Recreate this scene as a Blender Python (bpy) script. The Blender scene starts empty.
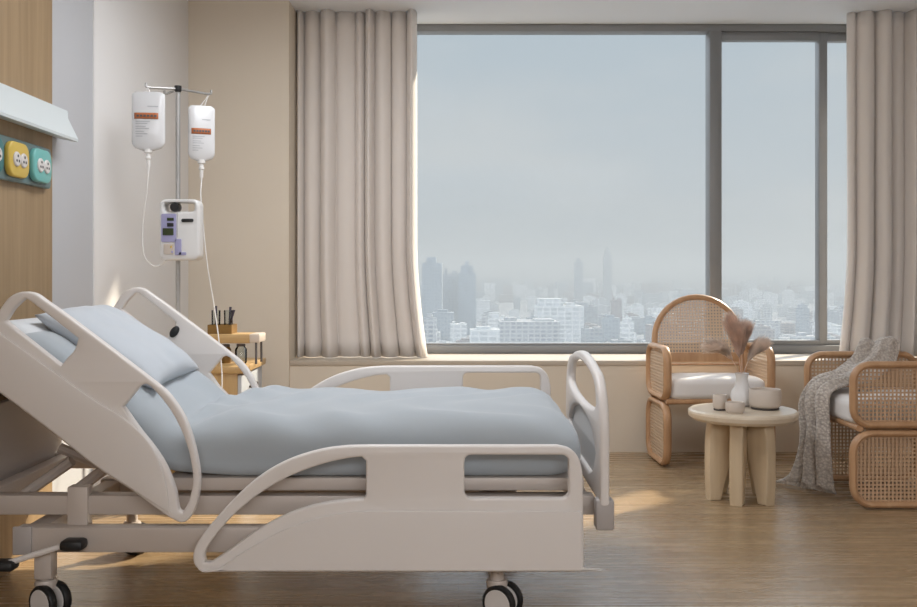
import bpy, bmesh, math, random
from mathutils import Vector, Matrix, noise
R = math.radians
rnd = random.Random(11)
scn = bpy.context.scene
C = scn.collection
CAMZ, F, HX, HY = 1.05, 978.0, 458.5, 275.0          # eye height and lens of the photograph

def W(px, py, Y):                                     # point of the photograph at depth Y -> (X, Z)
    return ((px - HX) * Y / F, CAMZ - (py - HY) * Y / F)

# ------------------------------------------------------------------ materials
MATS = {}
def mat(name, col, rough=0.5, metal=0.0, bump=None, var=None, sheen=0.0, spec=0.5, trans=0.0, coat=0.0):
    m = bpy.data.materials.new(name); m.use_nodes = True
    nt = m.node_tree; b = nt.nodes['Principled BSDF']
    b.inputs['Base Color'].default_value = (*col, 1); b.inputs['Roughness'].default_value = rough
    b.inputs['Metallic'].default_value = metal; b.inputs['Specular IOR Level'].default_value = spec
    if sheen: b.inputs['Sheen Weight'].default_value = sheen
    if trans: b.inputs['Transmission Weight'].default_value = trans
    if coat: b.inputs['Coat Weight'].default_value = coat
    tc = nt.nodes.new('ShaderNodeTexCoord')
    if var:                                            # (scale, amount)
        n = nt.nodes.new('ShaderNodeTexNoise'); n.inputs['Scale'].default_value = var[0]; n.inputs['Detail'].default_value = 4
        nt.links.new(tc.outputs['Object'], n.inputs['Vector'])
        cr = nt.nodes.new('ShaderNodeValToRGB')
        a = var[1]
        cr.color_ramp.elements[0].position = .3; cr.color_ramp.elements[1].position = .7
        cr.color_ramp.elements[0].color = (*[max(0, c * (1 - a)) for c in col], 1)
        cr.color_ramp.elements[1].color = (*[min(1, c * (1 + a)) for c in col], 1)
        nt.links.new(n.outputs['Fac'], cr.inputs['Fac']); nt.links.new(cr.outputs['Color'], b.inputs['Base Color'])
    if bump:                                           # (scale, strength, distance)
        n = nt.nodes.new('ShaderNodeTexNoise'); n.inputs['Scale'].default_value = bump[0]; n.inputs['Detail'].default_value = 3
        nt.links.new(tc.outputs['Object'], n.inputs['Vector'])
        bp = nt.nodes.new('ShaderNodeBump'); bp.inputs['Strength'].default_value = bump[1]; bp.inputs['Distance'].default_value = bump[2]
        nt.links.new(n.outputs['Fac'], bp.inputs['Height']); nt.links.new(bp.outputs['Normal'], b.inputs['Normal'])
    MATS[name] = m
    return m

def wood(name, c0, c1, axis, scale=6.0, stretch=14.0, rough=.45, coat=0):
    """straight grain along one axis"""
    m = mat(name, c0, rough, coat=coat); nt = m.node_tree; b = nt.nodes['Principled BSDF']
    tc = next(n for n in nt.nodes if n.type == 'TEX_COORD')
    mp = nt.nodes.new('ShaderNodeMapping')
    s = [scale * stretch] * 3; s[axis] = scale
    mp.inputs['Scale'].default_value = s
    nt.links.new(tc.outputs['Object'], mp.inputs['Vector'])
    n = nt.nodes.new('ShaderNodeTexNoise'); n.inputs['Scale'].default_value = .5; n.inputs['Detail'].default_value = 6; n.inputs['Roughness'].default_value = .6
    nt.links.new(mp.outputs['Vector'], n.inputs['Vector'])
    cr = nt.nodes.new('ShaderNodeValToRGB')
    cr.color_ramp.elements[0].position = .32; cr.color_ramp.elements[1].position = .68
    cr.color_ramp.elements[0].color = (*c0, 1); cr.color_ramp.elements[1].color = (*c1, 1)
    nt.links.new(n.outputs['Fac'], cr.inputs['Fac']); nt.links.new(cr.outputs['Color'], b.inputs['Base Color'])
    return m

def floor_material():
    m = mat('floor_oak', (.4, .28, .17), .30, spec=.5); nt = m.node_tree; b = nt.nodes['Principled BSDF']
    tc = next(n for n in nt.nodes if n.type == 'TEX_COORD')
    br = nt.nodes.new('ShaderNodeTexBrick')
    br.inputs['Scale'].default_value = 1; br.inputs['Brick Width'].default_value = 1.25; br.inputs['Row Height'].default_value = .13
    br.inputs['Mortar Size'].default_value = .0015; br.offset = .37; br.inputs['Bias'].default_value = 0
    br.inputs['Color1'].default_value = (.315, .212, .118, 1); br.inputs['Color2'].default_value = (.36, .252, .146, 1)
    br.inputs['Mortar'].default_value = (.255, .178, .108, 1)
    nt.links.new(tc.outputs['Object'], br.inputs['Vector'])
    mp = nt.nodes.new('ShaderNodeMapping'); mp.inputs['Scale'].default_value = (1.6, 30, 1)
    nt.links.new(tc.outputs['Object'], mp.inputs['Vector'])
    n = nt.nodes.new('ShaderNodeTexNoise'); n.inputs['Scale'].default_value = 1.2; n.inputs['Detail'].default_value = 6
    nt.links.new(mp.outputs['Vector'], n.inputs['Vector'])
    mx = nt.nodes.new('ShaderNodeMixRGB'); mx.blend_type = 'OVERLAY'; mx.inputs['Fac'].default_value = .45
    nt.links.new(br.outputs['Color'], mx.inputs['Color1']); nt.links.new(n.outputs['Fac'], mx.inputs['Color2'])
    nt.links.new(mx.outputs['Color'], b.inputs['Base Color'])
    rr = nt.nodes.new('ShaderNodeMapRange'); rr.inputs['To Min'].default_value = .20; rr.inputs['To Max'].default_value = .34
    nt.links.new(n.outputs['Fac'], rr.inputs['Value']); nt.links.new(rr.outputs['Result'], b.inputs['Roughness'])
    return m

def glass_material(name, tint=(1, 1, 1), gloss=.06, rough=0.0):
    m = bpy.data.materials.new(name); m.use_nodes = True; nt = m.node_tree; nt.nodes.clear()
    o = nt.nodes.new('ShaderNodeOutputMaterial'); t = nt.nodes.new('ShaderNodeBsdfTransparent'); g = nt.nodes.new('ShaderNodeBsdfGlossy')
    t.inputs['Color'].default_value = (*tint, 1); g.inputs['Roughness'].default_value = rough
    fr = nt.nodes.new('ShaderNodeFresnel'); fr.inputs['IOR'].default_value = 1.05 if gloss < .1 else 1.45
    mx = nt.nodes.new('ShaderNodeMixShader')
    nt.links.new(fr.outputs['Fac'], mx.inputs['Fac']); nt.links.new(t.outputs[0], mx.inputs[1]); nt.links.new(g.outputs[0], mx.inputs[2])
    nt.links.new(mx.outputs[0], o.inputs['Surface'])
    MATS[name] = m; return m

def building_material(name, col, dark, bw, rh):
    m = mat(name, col, .8); nt = m.node_tree; b = nt.nodes['Principled BSDF']
    tc = next(n for n in nt.nodes if n.type == 'TEX_COORD')
    geo = nt.nodes.new('ShaderNodeNewGeometry')
    sep = nt.nodes.new('ShaderNodeSeparateXYZ'); nt.links.new(geo.outputs['Position'], sep.inputs[0])
    add = nt.nodes.new('ShaderNodeMath'); add.operation = 'ADD'
    nt.links.new(sep.outputs['X'], add.inputs[0]); nt.links.new(sep.outputs['Y'], add.inputs[1])
    cmb = nt.nodes.new('ShaderNodeCombineXYZ'); nt.links.new(add.outputs[0], cmb.inputs['X']); nt.links.new(sep.outputs['Z'], cmb.inputs['Y'])
    br = nt.nodes.new('ShaderNodeTexBrick'); br.offset = 0
    br.inputs['Scale'].default_value = 1; br.inputs['Brick Width'].default_value = bw; br.inputs['Row Height'].default_value = rh
    br.inputs['Mortar Size'].default_value = .75; br.inputs['Mortar Smooth'].default_value = .1
    br.inputs['Color1'].default_value = (*dark, 1); br.inputs['Color2'].default_value = (*[d * 1.3 for d in dark], 1); br.inputs['Mortar'].default_value = (*col, 1)
    nt.links.new(cmb.outputs[0], br.inputs['Vector'])
    # roofs without windows, base colour darkened to offset the sunlight on them
    sn = nt.nodes.new('ShaderNodeSeparateXYZ'); nt.links.new(geo.outputs['Normal'], sn.inputs[0])
    gt = nt.nodes.new('ShaderNodeMath'); gt.operation = 'GREATER_THAN'; gt.inputs[1].default_value = .5
    nt.links.new(sn.outputs['Z'], gt.inputs[0])
    mx = nt.nodes.new('ShaderNodeMixRGB'); mx.inputs['Color2'].default_value = (*[c * .42 for c in col], 1)
    nt.links.new(gt.outputs[0], mx.inputs['Fac']); nt.links.new(br.outputs['Color'], mx.inputs['Color1'])
    nt.links.new(mx.outputs['Color'], b.inputs['Base Color'])
    return m

# ------------------------------------------------------------------ object helpers
BASE = {}
def finish(me, angle=35):
    me.polygons.foreach_set('use_smooth', [True] * len(me.polygons))
    me.set_sharp_from_angle(angle=R(angle)); me.update()

def obj(name, bm, m, parent=None, angle=35, recalc=True, keep=None):
    if recalc: bmesh.ops.recalc_face_normals(bm, faces=bm.faces)
    base = BASE.get(parent.name, Vector()) if parent else Vector()
    if base.length: bmesh.ops.translate(bm, verts=bm.verts, vec=-base)
    me = bpy.data.meshes.new(name); bm.to_mesh(me); bm.free()
    for x in (m if isinstance(m, (list, tuple)) else [m]): me.materials.append(MATS[x] if isinstance(x, str) else x)
    finish(me, angle)
    o = bpy.data.objects.new(name, me); C.objects.link(o)
    if parent: o.parent = parent; BASE[o.name] = base
    return o

def thing(name, label, cat, loc=(0, 0, 0), group=None, rz=0):
    o = bpy.data.objects.new(name, None); C.objects.link(o); o.empty_display_size = .05
    o.location = loc; o.rotation_euler = (0, 0, rz); o['label'] = label; o['category'] = cat
    if group: o['group'] = group
    BASE[o.name] = Vector(loc)
    return o
def tag(o, label, cat, group=None, kind=None):
    o['label'] = label; o['category'] = cat
    if group: o['group'] = group
    if kind: o['kind'] = kind
    return o
def struct(name, bm, m, parent=None, label=None):
    o = obj(name, bm, m, parent)
    if parent is None:
        o['kind'] = 'structure'
        if label: o['label'] = label
    return o

def box(bm, x0, x1, y0, y1, z0, z1, bev=0, seg=2, mi=0):
    r = bmesh.ops.create_cube(bm, size=1)
    vs = r['verts']
    bmesh.ops.scale(bm, verts=vs, vec=(abs(x1 - x0), abs(y1 - y0), abs(z1 - z0)))
    bmesh.ops.translate(bm, verts=vs, vec=((x0 + x1) / 2, (y0 + y1) / 2, (z0 + z1) / 2))
    fs = {f for v in vs for f in v.link_faces}
    for f in fs: f.material_index = mi
    if bev:
        es = list({e for v in vs for e in v.link_edges})
        bmesh.ops.bevel(bm, geom=es, offset=bev, segments=seg, affect='EDGES', profile=.5, clamp_overlap=True, material=mi)
    return bm
def nb(): return bmesh.new()
def bx(*a, **k): return box(nb(), *a, **k)

def tube(bm, pts, r, seg=10, closed=False, caps=True, ry=None, up=None, mi=0):
    """round (or oval) section swept along a polyline"""
    pts = [Vector(p) for p in pts]; n = len(pts)
    rs = r if isinstance(r, (list, tuple)) else [r] * n
    T = []
    for i in range(n):
        a = pts[(i - 1) % n] if (closed or i > 0) else pts[i]; b = pts[(i + 1) % n] if (closed or i < n - 1) else pts[i]
        T.append((b - a).normalized())
    u = Vector(up) if up else (Vector((0, 0, 1)) if abs(T[0].z) < .9 else Vector((0, 1, 0)))
    rings = []
    N = (u - T[0] * u.dot(T[0])).normalized()
    for i in range(n):
        if up: N = (u - T[i] * u.dot(T[i])).normalized()
        else:
            N = N - T[i] * N.dot(T[i]); N.normalize()
        B = T[i].cross(N)
        rr = rs[i]; rb = ry if ry else rr
        rings.append([bm.verts.new(pts[i] + N * math.cos(2 * math.pi * k / seg) * rr + B * math.sin(2 * math.pi * k / seg) * (rb if ry else rr)) for k in range(seg)])
    for i in range(n if closed else n - 1):
        a, b = rings[i], rings[(i + 1) % n]
        for k in range(seg):
            f = bm.faces.new((a[k], a[(k + 1) % seg], b[(k + 1) % seg], b[k])); f.material_index = mi
    if caps and not closed:
        for ring in (rings[0], rings[-1]):
            f = bm.faces.new(ring); f.material_index = mi
    return bm

def lathe(bm, prof, center, seg=28, axis='Z', mi=0):
    """prof: list of (radius, height); closes on the axis where radius is 0"""
    c = Vector(center); rings = []
    for r, h in prof:
        ring = []
        for k in range(1 if r < 1e-6 else seg):
            a = 2 * math.pi * k / seg; p = (r * math.cos(a), r * math.sin(a))
            v = Vector((p[0], p[1], h)) if axis == 'Z' else (Vector((p[0], h, p[1])) if axis == 'Y' else Vector((h, p[0], p[1])))
            ring.append(bm.verts.new(c + v))
        rings.append(ring)
    for a, b in zip(rings, rings[1:]):
        for k in range(seg):
            k2 = (k + 1) % seg
            if len(a) == 1 and len(b) == 1: continue
            if len(a) == 1: f = bm.faces.new((a[0], b[k], b[k2]))
            elif len(b) == 1: f = bm.faces.new((a[k], a[k2], b[0]))
            else: f = bm.faces.new((a[k], a[k2], b[k2], b[k]))
            f.material_index = mi
    return bm

def catmull(pts, n=6):
    P = [Vector(p) for p in pts]
    if len(P) < 3: return P
    Q = [2 * P[0] - P[1]] + P + [2 * P[-1] - P[-2]]; out = []
    for i in range(1, len(Q) - 2):
        a, b, c, d = Q[i - 1:i + 3]
        for k in range(n):
            t = k / n
            out.append(.5 * ((2 * b) + (c - a) * t + (2 * a - 5 * b + 4 * c - d) * t * t + (3 * b - a - 3 * c + d) * t ** 3))
    out.append(P[-1]); return out
def runs(*rs):                                        # smooth runs joined at corners
    out = []
    for r in rs:
        out += catmull([Vector((*p, 0)) for p in r]) if len(r) > 2 else [Vector((*p, 0)) for p in r]
    res = []
    for p in out:
        if not res or (p - res[-1]).length > 1e-5: res.append(p)
    if (res[0] - res[-1]).length < 1e-5: res.pop()
    return [(p.x, p.y) for p in res]
def rrect(x0, x1, y0, y1, r, n=6):
    out = []
    for cx, cy, a0 in ((x1 - r, y1 - r, 0), (x0 + r, y1 - r, 90), (x0 + r, y0 + r, 180), (x1 - r, y0 + r, 270)):
        for k in range(n + 1):
            a = R(a0 + 90 * k / n); out.append((cx + r * math.cos(a), cy + r * math.sin(a)))
    return out

def plate(outlines, thick, bevel, place, bm=None):
    """solid plate with holes: outlines[0] is the outside, the rest are holes; place maps (u, v, w) to a point"""
    cu = bpy.data.curves.new('plate', 'CURVE'); cu.dimensions = '2D'; cu.fill_mode = 'BOTH'
    cu.extrude = max(0, thick / 2 - bevel); cu.bevel_depth = bevel; cu.bevel_resolution = 2; cu.offset = -bevel
    for ol in outlines:
        s = cu.splines.new('POLY'); s.points.add(len(ol) - 1); s.use_cyclic_u = True
        for p, q in zip(s.points, ol): p.co = (q[0], q[1], 0, 1)
    o = bpy.data.objects.new('plate', cu); C.objects.link(o)
    dg = bpy.context.evaluated_depsgraph_get(); dg.update()
    me = bpy.data.meshes.new_from_object(o.evaluated_get(dg))
    for v in me.vertices: v.co = place(v.co.x, v.co.y, v.co.z)
    b = bm or nb(); b.from_mesh(me)
    bpy.data.objects.remove(o); bpy.data.curves.remove(cu); bpy.data.meshes.remove(me)
    bmesh.ops.remove_doubles(b, verts=b.verts, dist=1e-5)
    return b
def xz(Y): return lambda u, v, w: Vector((u, Y + w, v))
def yz(X): return lambda u, v, w: Vector((X + w, u, v))

def grid_mesh(bm, rows, closed_u=False, mi=0):
    V = [[bm.verts.new(p) for p in r] for r in rows]
    for a, b in zip(V, V[1:]):
        n = len(a)
        for k in range(n if closed_u else n - 1):
            f = bm.faces.new((a[k], a[(k + 1) % n], b[(k + 1) % n], b[k])); f.material_index = mi
    return V
def modifier(o, kind, **kw):
    m = o.modifiers.new(kind.lower(), kind)
    for k, v in kw.items(): setattr(m, k, v)
    return m

# ------------------------------------------------------------------ palette
mat('wall_beige', (.69, .61, .505), .75, bump=(60, .05, .002), var=(1.2, .02))
mat('wall_white', (.77, .755, .745), .75, bump=(60, .05, .002))
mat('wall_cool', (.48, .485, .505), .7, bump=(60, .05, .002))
mat('ceiling_white', (.82, .865, .93), .8)
mat('sill_beige', (.50, .43, .35), .5)
wood('wall_wood', (.30, .20, .105), (.38, .262, .145), 2, 3.0, 22, .5)
floor_material()
mat('frame_grey', (.245, .25, .255), .45, metal=.2)
glass_material('window_glass', (.97, .98, .98))
glass_material('clear_glass', (.93, .95, .95), gloss=.2)
mat('bed_white', (.765, .72, .69), .38, spec=.4)
mat('bed_panel', (.73, .685, .655), .42, spec=.4)
mat('bed_grey', (.42, .385, .37), .45)
mat('bed_white_shaded', (.66, .65, .64), .5)  # white like the board, with its shade put into the colour
mat('bed_steel', (.58, .51, .46), .45, metal=.1)
mat('black_rubber', (.012, .012, .013), .5)
mat('wheel_white', (.74, .70, .67), .4)
mat('sheet_blue', (.395, .435, .47), .85, sheen=.3, bump=(30, .15, .003))
mat('pillow_blue', (.52, .56, .61), .85, sheen=.3, bump=(25, .12, .003))
mat('mattress_white', (.66, .68, .70), .8)
mat('curtain_cloth', (.76, .705, .66), .9, sheen=.2, bump=(400, .2, .001))
mat('steel', (.44, .43, .42), .42, metal=.7)
mat('white_plastic', (.73, .72, .71), .35)
mat('black_plastic', (.015, .015, .017), .4)
mat('screen_green', (.035, .05, .02), .25)
mat('panel_violet', (.36, .35, .55), .4)
mat('bag_white', (.70, .70, .71), .25, spec=.6, var=(5, .03))
mat('band_orange', (.44, .135, .045), .5)
mat('ink_grey', (.42, .43, .45), .6)
mat('ink_dark', (.10, .09, .09), .6)
mat('tube_clear', (.82, .80, .78), .25)
mat('lamp_white', (.63, .68, .69), .4)
mat('socket_grey', (.66, .62, .60), .4)
mat('rail_teal', (.13, .20, .205), .4)
mat('outlet_yellow', (.62, .43, .075), .35)
mat('outlet_teal', (.16, .45, .42), .35)
mat('outlet_deep', (.02, .16, .17), .35)
wood('rattan', (.44, .245, .125), (.56, .34, .19), 2, 8, 6, .4)
mat('cane', (.56, .37, .23), .55)
mat('cane_pale', (.64, .48, .34), .55)
mat('cushion_white', (.80, .77, .75), .9, sheen=.3, bump=(120, .15, .001))
wood('table_wood', (.56, .43, .28), (.64, .51, .35), 2, 5, 10, .4)
wood('table_top_wood', (.62, .52, .40), (.70, .60, .47), 0, 5, 10, .3)
mat('ceramic_cream', (.60, .52, .45), .5, var=(9, .05))
mat('ceramic_white', (.80, .79, .79), .25)
mat('coaster_dark', (.06, .05, .045), .6)
mat('pampas', (.80, .63, .53), .9, var=(20, .2))
mat('pampas_pale', (.84, .72, .63), .9, var=(20, .2))
wood('oak', (.42, .265, .11), (.54, .36, .165), 0, 6, 10, .45)
wood('oak_up', (.42, .265, .11), (.54, .36, .165), 2, 6, 10, .45)
mat('drawer_white', (.50, .53, .57), .4)
mat('amber_wood', (.20, .105, .02), .5, var=(20, .2))
mat('stick_dark', (.05, .04, .06), .6)

for nm in ('pampas', 'pampas_pale'):                  # thin fluff lets light through
    nt = MATS[nm].node_tree; pb = nt.nodes['Principled BSDF']; tr = nt.nodes.new('ShaderNodeBsdfTranslucent'); mx = nt.nodes.new('ShaderNodeMixShader')
    src = pb.inputs['Base Color'].links[0].from_socket; nt.links.new(src, tr.inputs['Color']); mx.inputs['Fac'].default_value = .55
    om = next(n for n in nt.nodes if n.type == 'OUTPUT_MATERIAL')
    nt.links.new(pb.outputs[0], mx.inputs[1]); nt.links.new(tr.outputs[0], mx.inputs[2]); nt.links.new(mx.outputs[0], om.inputs['Surface'])
# knitted blanket: small regular loops
m = mat('knit_grey', (.36, .32, .285), .95, sheen=.4)
nt = m.node_tree; tc = next(n for n in nt.nodes if n.type == 'TEX_COORD')
vo = nt.nodes.new('ShaderNodeTexVoronoi'); vo.inputs['Scale'].default_value = 85
nt.links.new(tc.outputs['Object'], vo.inputs['Vector'])
cr = nt.nodes.new('ShaderNodeValToRGB'); cr.color_ramp.elements[0].color = (.66, .60, .54, 1); cr.color_ramp.elements[1].color = (.42, .37, .33, 1)
cr.color_ramp.elements[0].position = .15; cr.color_ramp.elements[1].position = .75
nt.links.new(vo.outputs['Distance'], cr.inputs['Fac']); nt.links.new(cr.outputs['Color'], nt.nodes['Principled BSDF'].inputs['Base Color'])
bp = nt.nodes.new('ShaderNodeBump'); bp.invert = True; bp.inputs['Strength'].default_value = .8; bp.inputs['Distance'].default_value = .006
nt.links.new(vo.outputs['Distance'], bp.inputs['Height']); nt.links.new(bp.outputs['Normal'], nt.nodes['Principled BSDF'].inputs['Normal'])

building_material('city_pale', (.50, .50, .50), (.30, .31, .33), 5, 3.4)
building_material('city_white', (.68, .68, .67), (.46, .47, .48), 7, 4.2)
building_material('city_grey', (.38, .39, .40), (.26, .28, .30), 4, 3.3)
building_material('city_blue', (.37, .395, .42), (.25, .275, .30), 3.2, 3.6)
building_material('city_warm', (.38, .35, .34), (.25, .24, .24), 6, 3.2)
mat('city_street', (.17, .175, .18), .9, var=(.02, .2))

# ------------------------------------------------------------------ the room
WX, CZ = -1.60, 2.67                                  # left wall, ceiling height
PY, GY = 5.80, 6.36                                   # front of the low wall, glass
SZ = .543                                             # sill height
RX = 3.5
struct('floor', bx(-2.2, RX + .2, -4.6, 6.6, -.12, 0), 'floor_oak')
b = bx(-2.2, RX + .2, -4.6, 6.43, CZ, CZ + .15)
struct('ceiling', b, 'ceiling_white')
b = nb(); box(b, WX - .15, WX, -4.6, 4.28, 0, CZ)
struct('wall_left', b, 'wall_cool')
struct('wall_left_far', bx(WX - .15, WX + .006, 4.28, 6.5, 0, CZ), 'wall_white')
struct('wall_panel', bx(WX, WX + .012, -1.5, 3.825, .0, CZ, bev=.002), 'wall_wood')
b = nb(); box(b, WX, -1.0, PY - .03, 6.5, 0, CZ)      # pier beside the window
struct('wall_back_pier', b, 'wall_beige')
struct('wall_back', bx(-1.0, RX, PY, 6.5, 0, SZ - .03), 'wall_beige')
struct('trim_1', bx(-1.0, RX, PY - .006, 6.5, SZ - .03, SZ, bev=.003), 'sill_beige')      # sill board
struct('wall_right', bx(RX, RX + .15, -4.6, 6.6, 0, CZ), 'wall_white')
struct('wall_front', bx(-2.2, RX + .2, -4.75, -4.6, 0, CZ), 'wall_white')

# window: outer frame, two mullions, three panes
def wx(px, Y=GY): return (px - HX) * Y / F
def wz(py, Y=GY): return CAMZ - (py - HY) * Y / F
wl, wr = -1.0, RX - .02
wf = nb()
zt = CZ - .001
box(wf, wl, wr, GY - .05, GY + .06, zt - .045, zt, bev=.004)
box(wf, wl, wr, GY - .05, GY + .06, SZ, SZ + .052, bev=.004)
box(wf, wl, wl + .05, GY - .05, GY + .06, SZ, zt, bev=.004)
box(wf, wr - .05, wr, GY - .05, GY + .06, SZ, zt, bev=.004)
win = obj('window_1', wf, 'frame_grey'); win['kind'] = 'structure'
m1a, m1b = wx(707.5), wx(719.5); m2a, m2b = wx(818), wx(826.5)
obj('mullion', bx(m1a, m1b, GY - .06, GY + .06, SZ + .052, zt - .045, bev=.006), 'frame_grey', win)
obj('mullion', bx(m2a, m2b, GY - .02, GY + .06, SZ + .052, zt - .045, bev=.006), 'frame_grey', win)
sash = nb()
for (a, c, y) in ((m1b, m2a, 0), (m2b, wr - .05, .02)):
    box(sash, a, c, GY - .03 + y, GY + .03 + y, zt - .10, zt - .045, bev=.004)
    box(sash, a, c, GY - .03 + y, GY + .03 + y, SZ + .052, SZ + .085, bev=.004)
obj('sash_rail', sash, 'frame_grey', win)
obj('bead', bx(wl + .05, m1a, GY - .035, GY + .02, SZ + .052, SZ + .066, bev=.003), 'frame_grey', win)
for a, c, y in ((wl + .03, m1a + .01, 0), (m1b - .01, m2a + .01, .008), (m2b - .01, wr - .03, .02)):
    obj('pane', bx(a, c, GY + y, GY + y + .006, SZ + .03, zt - .03), 'window_glass', win)

# ------------------------------------------------------------------ curtains
def curtain(x0, x1, Y, folds, flare, seed, label):
    rr = random.Random(seed); n = 220; rowsN = 22
    w = [rr.uniform(.45, 1.7) for _ in range(folds)]; amp = [rr.uniform(.35, 1.1) for _ in range(folds)]
    tot = sum(w); edges = [0]
    for q in w: edges.append(edges[-1] + q / tot)
    z0, z1 = SZ + .004, CZ - .001
    rows = []
    for j in range(rowsN + 1):
        t = j / rowsN; z = z0 + (z1 - z0) * t; row = []
        for i in range(n + 1):
            u = i / n; k = min(folds - 1, next((q for q in range(folds) if edges[q + 1] >= u - 1e-9), folds - 1))
            v = min(1, max(0, (u - edges[k]) / (edges[k + 1] - edges[k])))
            d = (abs(math.sin(math.pi * v)) ** .42) * amp[k] * (.125 - .012 * t)
            d += .012 * noise.noise((u * 9 + seed, t * 1.6, 3.1))
            drift = .012 * noise.noise((u * 4, t * 1.3, seed)) * (1 - t) * min(1, u * 8, (1 - u) * 8)
            x = x0 + (x1 - x0) * (u + .02 * math.sin(2 * math.pi * v) / folds)
            x += flare * (max(0, .32 - t) / .32) ** 1.6 * (u if flare > 0 else (1 - u)) + drift
            row.append((x, Y - d + .03, z))
        rows.append(row)
    bm = nb(); grid_mesh(bm, rows)
    o = obj('curtain', bm, 'curtain_cloth', angle=80, recalc=False)
    modifier(o, 'SOLIDIFY', thickness=.004)
    tag(o, label, 'curtain', 'floor length curtains at the window')
    return o
curtain(-.997, wx(417, 6.03), 6.03, 9, .065, 14, 'taupe pleated curtain beside the iv stand corner, reaching down to the sill')
curtain(wx(848.5, 6.03), 3.3, 6.03, 10, -.05, 21, 'taupe pleated curtain hanging behind the blanket covered armchair')

# ------------------------------------------------------------------ head wall: lamp and outlet rail
lamp = thing('wall_lamp', 'long pale wall lamp with slanted shade on wood panel above the bed', 'lamp', (WX, 2.6, 1.64))
X0 = WX + .013
prof = [(X0, 1.704), (WX + .042, 1.704), (WX + .046, 1.672), (WX + .086, 1.590), (WX + .084, 1.580), (WX + .07, 1.580), (X0, 1.592)]
b = nb(); y0, y1 = .9, 3.895
ra = [b.verts.new((x, y0, z)) for x, z in prof]; rb = [b.verts.new((x, y1, z)) for x, z in prof]
for k in range(len(prof)):
    k2 = (k + 1) % len(prof); b.faces.new((ra[k], ra[k2], rb[k2], rb[k]))
b.faces.new(ra); b.faces.new(rb)
obj('shade', b, 'lamp_white', lamp, angle=20)
b = nb(); box(b, WX + .013, WX + .044, y1, y1 + .005, 1.595, 1.702, bev=.002)
obj('end_cap', b, 'lamp_white', lamp)

rail = thing('outlet_rail', 'grey teal outlet rail with coloured outlets on wood panel below the lamp', 'outlet rail', (WX, 2.8, 1.46))
obj('backplate', plate([rrect(1.7, 3.765, 1.380, 1.533, .02)], .02, .004, yz(WX + .022)), 'rail_teal', rail)
for i, (yc, mn, nm) in enumerate(((3.645, 'outlet_teal', 'light teal outlet'), (3.45, 'outlet_yellow', 'yellow outlet'), (3.255, 'outlet_deep', 'dark teal outlet'), (3.06, 'outlet_yellow', 'yellow outlet'))):
    o = obj('outlet', plate([rrect(yc - .08, yc + .08, 1.394, 1.518, .042)], .022, .007, yz(WX + .042)), mn, rail); o['label'] = nm
    for s in (-1, 1):
        q = nb(); yk = yc + s * .027
        lathe(q, [(0, .0), (.026, .0), (.026, .004), (.023, .007), (0, .007)], (WX + .052, yk, 1.456), 22, 'X')
        for dy, dz in ((0, .011), (-.009, -.006), (.009, -.006)):
            lathe(q, [(0, .0075), (.0052, .0075), (.0052, .006), (0, .006)], (WX + .052, yk + dy, 1.456 + dz), 10, 'X', mi=1)
        sk = obj('socket', q, ['socket_grey', 'black_plastic'], o); sk['label'] = 'white round socket'

# ------------------------------------------------------------------ hospital bed
NY, FY = 2.90, 3.90                                   # near and far rails
BY = (NY + FY) / 2
bed = thing('hospital_bed', 'white adjustable hospital bed with raised backrest and blue bedding on oak floor', 'bed', (-.45, BY, 0))
def wp(pts, dz=0): return [(lambda q: (q[0], q[1] + dz))(W(x, y, NY)) for x, y in pts]

# --- rail by the head: tilted with the backrest
H_out = runs(wp([(0, 312), (11, 297.5), (23, 291.8), (36, 293), (47.5, 300.5), (69, 315.6), (103, 341), (128, 360), (152.7, 379), (169, 392.7), (182.7, 411.8), (191.5, 432), (198.4, 459), (200.7, 482), (197.5, 503), (191, 516.5), (183.8, 521.5), (175, 518.5), (163, 511), (134, 490)]),
             wp([(134, 490), (96, 465), (51.8, 430), (0, 391)]),
             wp([(0, 391), (-16, 376), (-22, 358), (-14, 334), (0, 312)]))
H_a = runs(wp([(25, 299.3), (30, 299.5), (47.5, 312.6), (80, 338)]), wp([(80, 338), (76.5, 349), (69, 357.5)]), wp([(69, 357.5), (63, 365)]), wp([(63, 365), (40, 347), (10, 323), (8.5, 319)]), wp([(8.5, 319), (15, 309), (25, 299.3)]))
H_b = runs(wp([(141, 386), (147, 383.5), (152.5, 386)]), wp([(152.5, 386), (164, 399), (174, 413), (184, 433), (191, 455), (194, 480), (189.8, 500), (184, 511)]), wp([(184, 511), (179.5, 508), (176, 489), (167, 466), (155, 447), (140, 428), (124.5, 406)]), wp([(124.5, 406), (132, 397), (141, 386)]))
H_low = runs(wp([(-14, 322), (0, 330), (62, 374.5), (100, 400.5), (125, 416), (149, 438), (162, 461), (169, 486), (171.5, 511)]), wp([(171.5, 511), (134, 487)]), wp([(134, 487), (96, 462), (51.8, 427), (0, 388)]), wp([(0, 388), (-14, 374), (-19, 357), (-14, 334), (-14, 322)]))
def head_rail(Y, face):
    r = obj('head_side_rail', plate([H_out, H_a, H_b], .034, .007, xz(Y)), 'bed_white', bed)
    obj('lower_panel', plate([H_low], .012, .004, xz(Y + face * .0205)), 'bed_panel', r)
    q = nb()
    x, z = W(96, 420, NY); box(q, x - .03, x + .03, *sorted((Y - face * .015, Y - face * .13)), z - .05, z + .01, bev=.006)
    k = obj('mount', q, 'bed_grey', r); k['label'] = 'grey bracket'
    return r
head_rail(NY, -1); far_rail = head_rail(FY, 1)
q = nb(); bmesh.ops.create_uvsphere(q, u_segments=14, v_segments=10, radius=1)
bmesh.ops.transform(q, matrix=Matrix.Translation((-1.127, FY - .02, .825)) @ Matrix.Rotation(R(35), 4, 'Y') @ Matrix.Diagonal((.016, .012, .026, 1)), verts=q.verts)
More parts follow.
